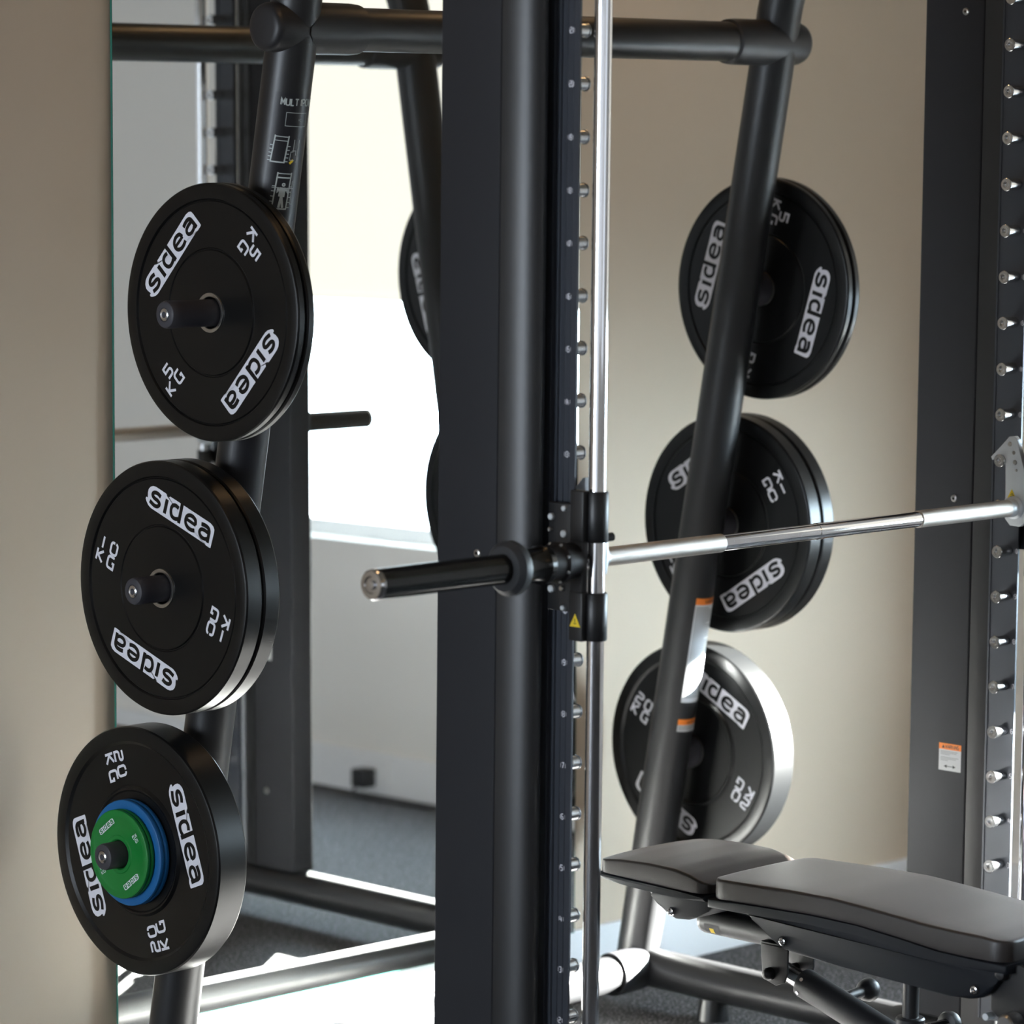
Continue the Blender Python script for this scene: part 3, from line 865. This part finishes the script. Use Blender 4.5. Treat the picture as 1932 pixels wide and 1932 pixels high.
        mb = BB(); f8 = lambda u, v, k=0: Vector((-.6384 - k * .0003, .0088 - u, 1.036 + v))
        poly(mb, [(-.0120, -.0085), (.0120, -.0085), (0, .0135)], lambda u, v: f8(u, v, 0), 'yellow')
        for a_, b_ in (((-.003, -.003), (.003, -.003)), ((0, .005), (0, -.001))):
            vs, fs = ribbon([a_, b_], .0014); put(mb, vs, fs, lambda u, v: f8(u, v, 1), 'labelblack')
        mb.build('warning_label', bar)

# ------------------------------------------------------------------ adjustable bench
bench = thing('adjustable_bench', 'black padded adjustable bench set flat under the bar', 'bench', (0, -.2, 0))
BO2 = Vector((0, -.2, 0))
class NB(MB):
    def build(self, name, parent=None, ang=40, loc=None):
        self.v = [tuple(Vector(v) - BO2) for v in self.v]
        return super().build(name, parent, ang, loc)
def interp(tab, t):
    for (a, va), (b, vb) in zip(tab, tab[1:]):
        if (a <= t <= b) or (a >= t >= b):
            k = (t - a) / (b - a); return va + (vb - va) * k
    return tab[0][1] if abs(t - tab[0][0]) < abs(t - tab[-1][0]) else tab[-1][1]
def pad(ys, ztop, zbot, hw_, name, m='leather', er=.012, crown=.004, corner=.03, ends=(1, 1)):
    """a cushion: for stations along Y a rounded section; the ends close in a soft curve"""
    mb = NB(); secs = []
    y0, y1 = ys[0], ys[-1]
    N = 40
    st = [y0 + (y1 - y0) * (0.5 - 0.5 * math.cos(PI * i / N)) for i in range(N + 1)]
    for yv in st:
        zt = interp(ztop, yv); zb = interp(zbot, yv)
        d0 = abs(yv - y0); d1 = abs(yv - y1)
        d = min(d0, d1)
        w = hw_
        if d < corner: w = hw_ - corner + math.sqrt(max(0, corner ** 2 - (corner - d) ** 2)) 
        dz = 0
        if d < er: dz = er - math.sqrt(max(0, er ** 2 - (er - d) ** 2))
        zt2 = zt - dz * .85
        sec = [(-w, zb)]
        sec.append((-w - .001, zb + (zt2 - zb) * .3))
        for i in range(6):
            a = PI - (PI / 2) * i / 5
            sec.append((-w + er + er * math.cos(a), max(zt2 - er, zb) + er * math.sin(a)))
        for i in range(1, 8):
            x = -w + er + (2 * w - 2 * er) * i / 8
            sec.append((x, zt2 + crown * (1 - (x / w) ** 2)))
        for i in range(6):
            a = PI / 2 - (PI / 2) * i / 5
            sec.append((w - er + er * math.cos(a), max(zt2 - er, zb) + er * math.sin(a)))
        sec.append((w + .001, zb + (zt2 - zb) * .3)); sec.append((w, zb))
        secs.append([(x, yv, zz) for x, zz in sec])
    n = len(secs[0]); vs = [q for s_ in secs for q in s_]; fs = []
    for i in range(len(secs) - 1):
        for k in range(n):
            a = i * n + k; b = i * n + (k + 1) % n
            fs.append((a, b, b + n, a + n))
    fs.append(tuple(range(n))); fs.append(tuple(range(len(vs) - n, len(vs))))
    mb.add(vs, fs, m)
    return mb.build(name, bench, 50)
ZT = [(.140, .516), (.066, .519), (-.038, .523), (-.139, .5245), (-.239, .519), (-.336, .5125), (-.408, .511), (-.455, .511), (-.50, .508)]
ZB = [(.140, .481), (.061, .484), (-.094, .489), (-.194, .488), (-.293, .480), (-.365, .473), (-.413, .472), (-.5, .473)]
bp_ = pad([.140, -.505], ZT, ZB, .139, 'back_pad', er=.0055, crown=.002, corner=.030)
ZT2 = [(.412, .509), (.36, .516), (.292, .5195), (.226, .519), (.188, .513), (.148, .500)]
ZB2 = [(.412, .487), (.3, .484), (.209, .482), (.148, .484)]
hp = pad([.412, .150], ZT2, ZB2, .136, 'head_pad', er=.005, crown=.004, corner=.022)
# moulded shells
mb = NB()
top = [(.142, .4795), (.061, .4825), (-.094, .4875), (-.194, .4865), (-.293, .4785), (-.365, .4715), (-.413, .4705), (-.51, .4715)]
lip = [(y_, z_ - .016) for y_, z_ in top]
mb.prism(top + lip[::-1], -.1425, .1425, 'shell', 'X', .005)
bot = [(.066, .4655), (.045, .457), (.029, .449), (.005, .434), (-.012, .424), (-.029, .417), (-.047, .4115), (-.147, .408), (-.295, .402), (-.391, .398), (-.430, .399), (-.455, .406), (-.472, .420), (-.484, .436), (-.498, .454), (-.503, .465)]
mb.prism([(.055, .4700), (-.094, .4750), (-.194, .4740), (-.293, .4660), (-.365, .4590), (-.413, .4580), (-.495, .4600)] + bot[::-1], -.134, .134, 'shell', 'X', .007)
sh = mb.build('back_shell', bench, 40)
for (yy, zz) in ((-.027, .4295), (-.441, .4175)):
    for s in (-1, 1):
        mb = NB(); mb.lathe([(0, .0098), (.0006, .0098), (.0006, .0085)], (s * .1345, yy, zz), 'X', 'gap', 24, s)
        mb.lathe([(0, .0078), (.003, .0070), (.004, .005), (.004, .003), (.0015, .0028), (.0015, 0)], (s * .1345, yy, zz), 'X', 'chrome', 24, s); mb.build('shell_bolt', sh, 35)
mb = NB()
mb.prism([(.412, .4855), (.3, .4825), (.209, .4805), (.150, .4825), (.150, .471), (.209, .468), (.3, .470), (.35, .472), (.400, .4755)], -.139, .139, 'shell', 'X', .005)
mb.prism([(.318, .471), (.209, .469), (.150, .472), (.150, .457), (.165, .447), (.190, .4335), (.215, .4235), (.244, .4205), (.268, .429), (.285, .443), (.302, .456)], -.112, .112, 'shell', 'X', .008)
hs = mb.build('head_shell', bench, 40)
for s in (-1, 1):
    mb = NB(); mb.lathe([(0, .0078), (.003, .0070), (.004, .005), (.004, .003), (.0015, .0028), (.0015, 0)], (s * .1125, .2515, .4335), 'X', 'chrome', 24, s); mb.build('shell_bolt', hs, 35)
# spine tube under the pads
mb = NB(); mb.tube([(0, .272, .400), (0, .268, .400), (0, .26, .400), (0, -.55, .400)], .024, 'powder', 40, True, [.018, .022, .024, .024]); spn = mb.build('spine_tube', bench, 40)
mb = NB()
for i in range(6):
    a0 = math.radians(182 + i * 9); a1 = math.radians(182 + (i + 1) * 9); r_ = .0244
    mb.add([(r_ * math.cos(a0), .250, .400 + r_ * math.sin(a0)), (r_ * math.cos(a1), .250, .400 + r_ * math.sin(a1)), (r_ * math.cos(a1), .215, .400 + r_ * math.sin(a1)), (r_ * math.cos(a0), .215, .400 + r_ * math.sin(a0))], [(0, 1, 2, 3)], 'labelblack')
    if 1 < i < 5: mb.add([(.0246 * math.cos(a0), .238, .400 + .0246 * math.sin(a0)), (.0246 * math.cos(a1), .238, .400 + .0246 * math.sin(a1)), (.0246 * math.cos(a1), .228, .400 + .0246 * math.sin(a1)), (.0246 * math.cos(a0), .228, .400 + .0246 * math.sin(a0))], [(0, 1, 2, 3)], 'yellow')
mb.build('small_label', spn)
# strut bracket, strut and knobs
mb = NB()
brk = [(.103, .392), (.040, .392), (.040, .344), (.047, .326), (.066, .318), (.088, .324), (.098, .340)]
for s in (-1, 1):
    x0, x1 = sorted((s * .034, s * .039)); mb.prism(brk, x0, x1, 'powder', 'X', .0012)
mb.box(-.039, .039, .040, .103, .388, .394, 'powder', .001)
mb.build('strut_bracket', bench, 35)
mb = NB(); mb.tube([(-.048, .079, .338), (.048, .079, .338)], .008, 'blackplast', 24); 
mb.lathe([(-.056, 0), (-.055, .005), (-.052, .009), (-.046, .0115), (-.039, .0115)], (0, .079, .338), 'X', 'blackplast', 28); mb.build('pivot_bolt', bench, 35)
sd = Vector((0, -.182, -.058)).normalized()
s0 = Vector((0, .079, .338))
mb = NB(); mb.tube([s0, s0 + sd * .10], .0165, 'chrome', 36); mb.build('strut_rod', bench, 35)
mb = NB()
c0 = s0 + sd * .045
mb.tube([c0, c0 + sd * .001, c0 + sd * .006, c0 + sd * .42], .027, 'blackplast', 44, True, [.0235, .0255, .027, .027])
stc = mb.build('strut_cylinder', bench, 35)
for (al, an) in ((.012, 148), (.012, 205)):
    a = math.radians(an); n_ = Vector((math.cos(a), 0, math.sin(a))); n_ = (n_ - sd * n_.dot(sd)).normalized() if True else n_
    q = c0 + sd * al + Vector((1, 0, 0)) * (-.0267 * math.sin(a * 0 + math.radians(an - 90))) * 0
    side = Vector((1, 0, 0)); upv = side.cross(sd).normalized()
    if upv.z < 0: upv = -upv
    n_ = (side * math.cos(a) + upv * math.sin(a))
    q = c0 + sd * al + n_ * .0265
    mb = NB(); mb.tube([q, q + n_ * .0018], .0035, 'chrome', 16); mb.build('screw', stc, 35)
mb = NB(); kb = c0 + sd * .075
mb.tube([kb + Vector((.02, 0, 0)), kb + Vector((.085, .0, .004))], .0105, 'blackplast', 24)
kc = kb + Vector((.098, .0, .004))
mb.lathe([(-.021, .008), (-.019, .012), (-.012, .0185), (0, .0215), (.008, .0205), (.015, .016), (.019, .009), (.0205, 0)], tuple(kc), 'X', 'blackplast', 36)
mb.build('adjusting_knob', bench, 35)
# upright pin and its collar
mb = NB(); mb.tube([(0, -.206, .40), (0, -.206, .22)], .0145, 'powder', 32); mb.tube([(0, -.206, .305), (0, -.206, .302), (0, -.206, .255)], .0255, 'blackplast', 36, True, [.023, .0255, .0255])
mb.tube([(0, -.206, .3065), (0, -.206, .3135)], .0070, 'zinc', 6) ; mb.build('seat_column', bench, 35)
mb = NB(); mb.tube([(.0, -.206, .275), (.075, -.230, .283)], .010, 'chrome', 24); mb.lathe([(0, .010), (.003, .020), (.010, .0225), (.02, .020), (.026, .012), (.028, 0)], (.07, -.2295, .283), 'X', 'blackplast', 32); mb.build('pull_pin', bench, 35)
# pivot at the foot end
mb = NB(); mb.tube([(-.135, -.488, .452), (-.133, -.488, .452), (-.12, -.488, .452), (.13, -.488, .452)], .0125, 'blackplast', 28, True, [.004, .010, .0125, .0125])
mb.lathe([(-.121, .0135), (-.114, .0135)], (0, -.488, .452), 'X', 'steel', 28); mb.lathe([(-.10, .0135), (-.096, .0135)], (0, -.488, .452), 'X', 'steel', 28); mb.build('pivot_shaft', bench, 35)
for s in (-1, 1):
    mb = NB(); x0, x1 = sorted((s * .112, s * .117)); mb.prism([(-.462, .455), (-.462, .385), (-.475, .375), (-.54, .372), (-.60, .40), (-.60, .44), (-.52, .47)], x0, x1, 'powder', 'X', .001)
    mb.build('hinge_plate', bench, 35)
mb = NB(); mb.tube([(-.122, -.455, .372), (-.10, -.455, .372)], .006, 'zinc', 20); mb.build('hinge_bolt', bench, 35)
mb = NB(); mb.tube([(-.15, -.515, .375), (.12, -.515, .375)], .0155, 'powder', 28); mb.lathe([(-.152, 0), (-.152, .013), (-.148, .0165), (-.12, .0165), (-.117, .0155)], (0, -.515, .375), 'X', 'steel', 28); mb.build('cross_shaft', bench, 35)
# seat pad and base, just outside the frame
sp_ = pad([-.545, -.86], [(-.545, .505), (-.86, .515)], [(-.545, .468), (-.86, .475)], .15, 'seat_pad', er=.010, crown=.003, corner=.04)
mb = NB(); mb.prism([(-.55, .4665), (-.85, .4735), (-.83, .44), (-.58, .43)], -.12, .12, 'shell', 'X', .006); mb.build('seat_shell', bench, 35)
mb = NB(); mb.box(-.04, .04, -.84, -.24, .20, .25, 'powder', .008); mb.tube([(0, -.70, .24), (0, -.70, .44)], .022, 'powder', 28); mb.tube([(0, -.30, .225), (0, -.46, .10), (0, -.50, .06)], .03, 'powder', 28); mb.tube([(0, -.80, .225), (0, -1.05, .05)], .03, 'powder', 28); mb.build('main_beam', bench, 35)
for yy, hw2 in ((-.50, .12), (-1.05, .30)):
    mb = NB(); mb.box(-hw2, hw2, yy - .035, yy + .035, .0, .06, 'powder', .01); mb.build('foot_bar', bench, 35)
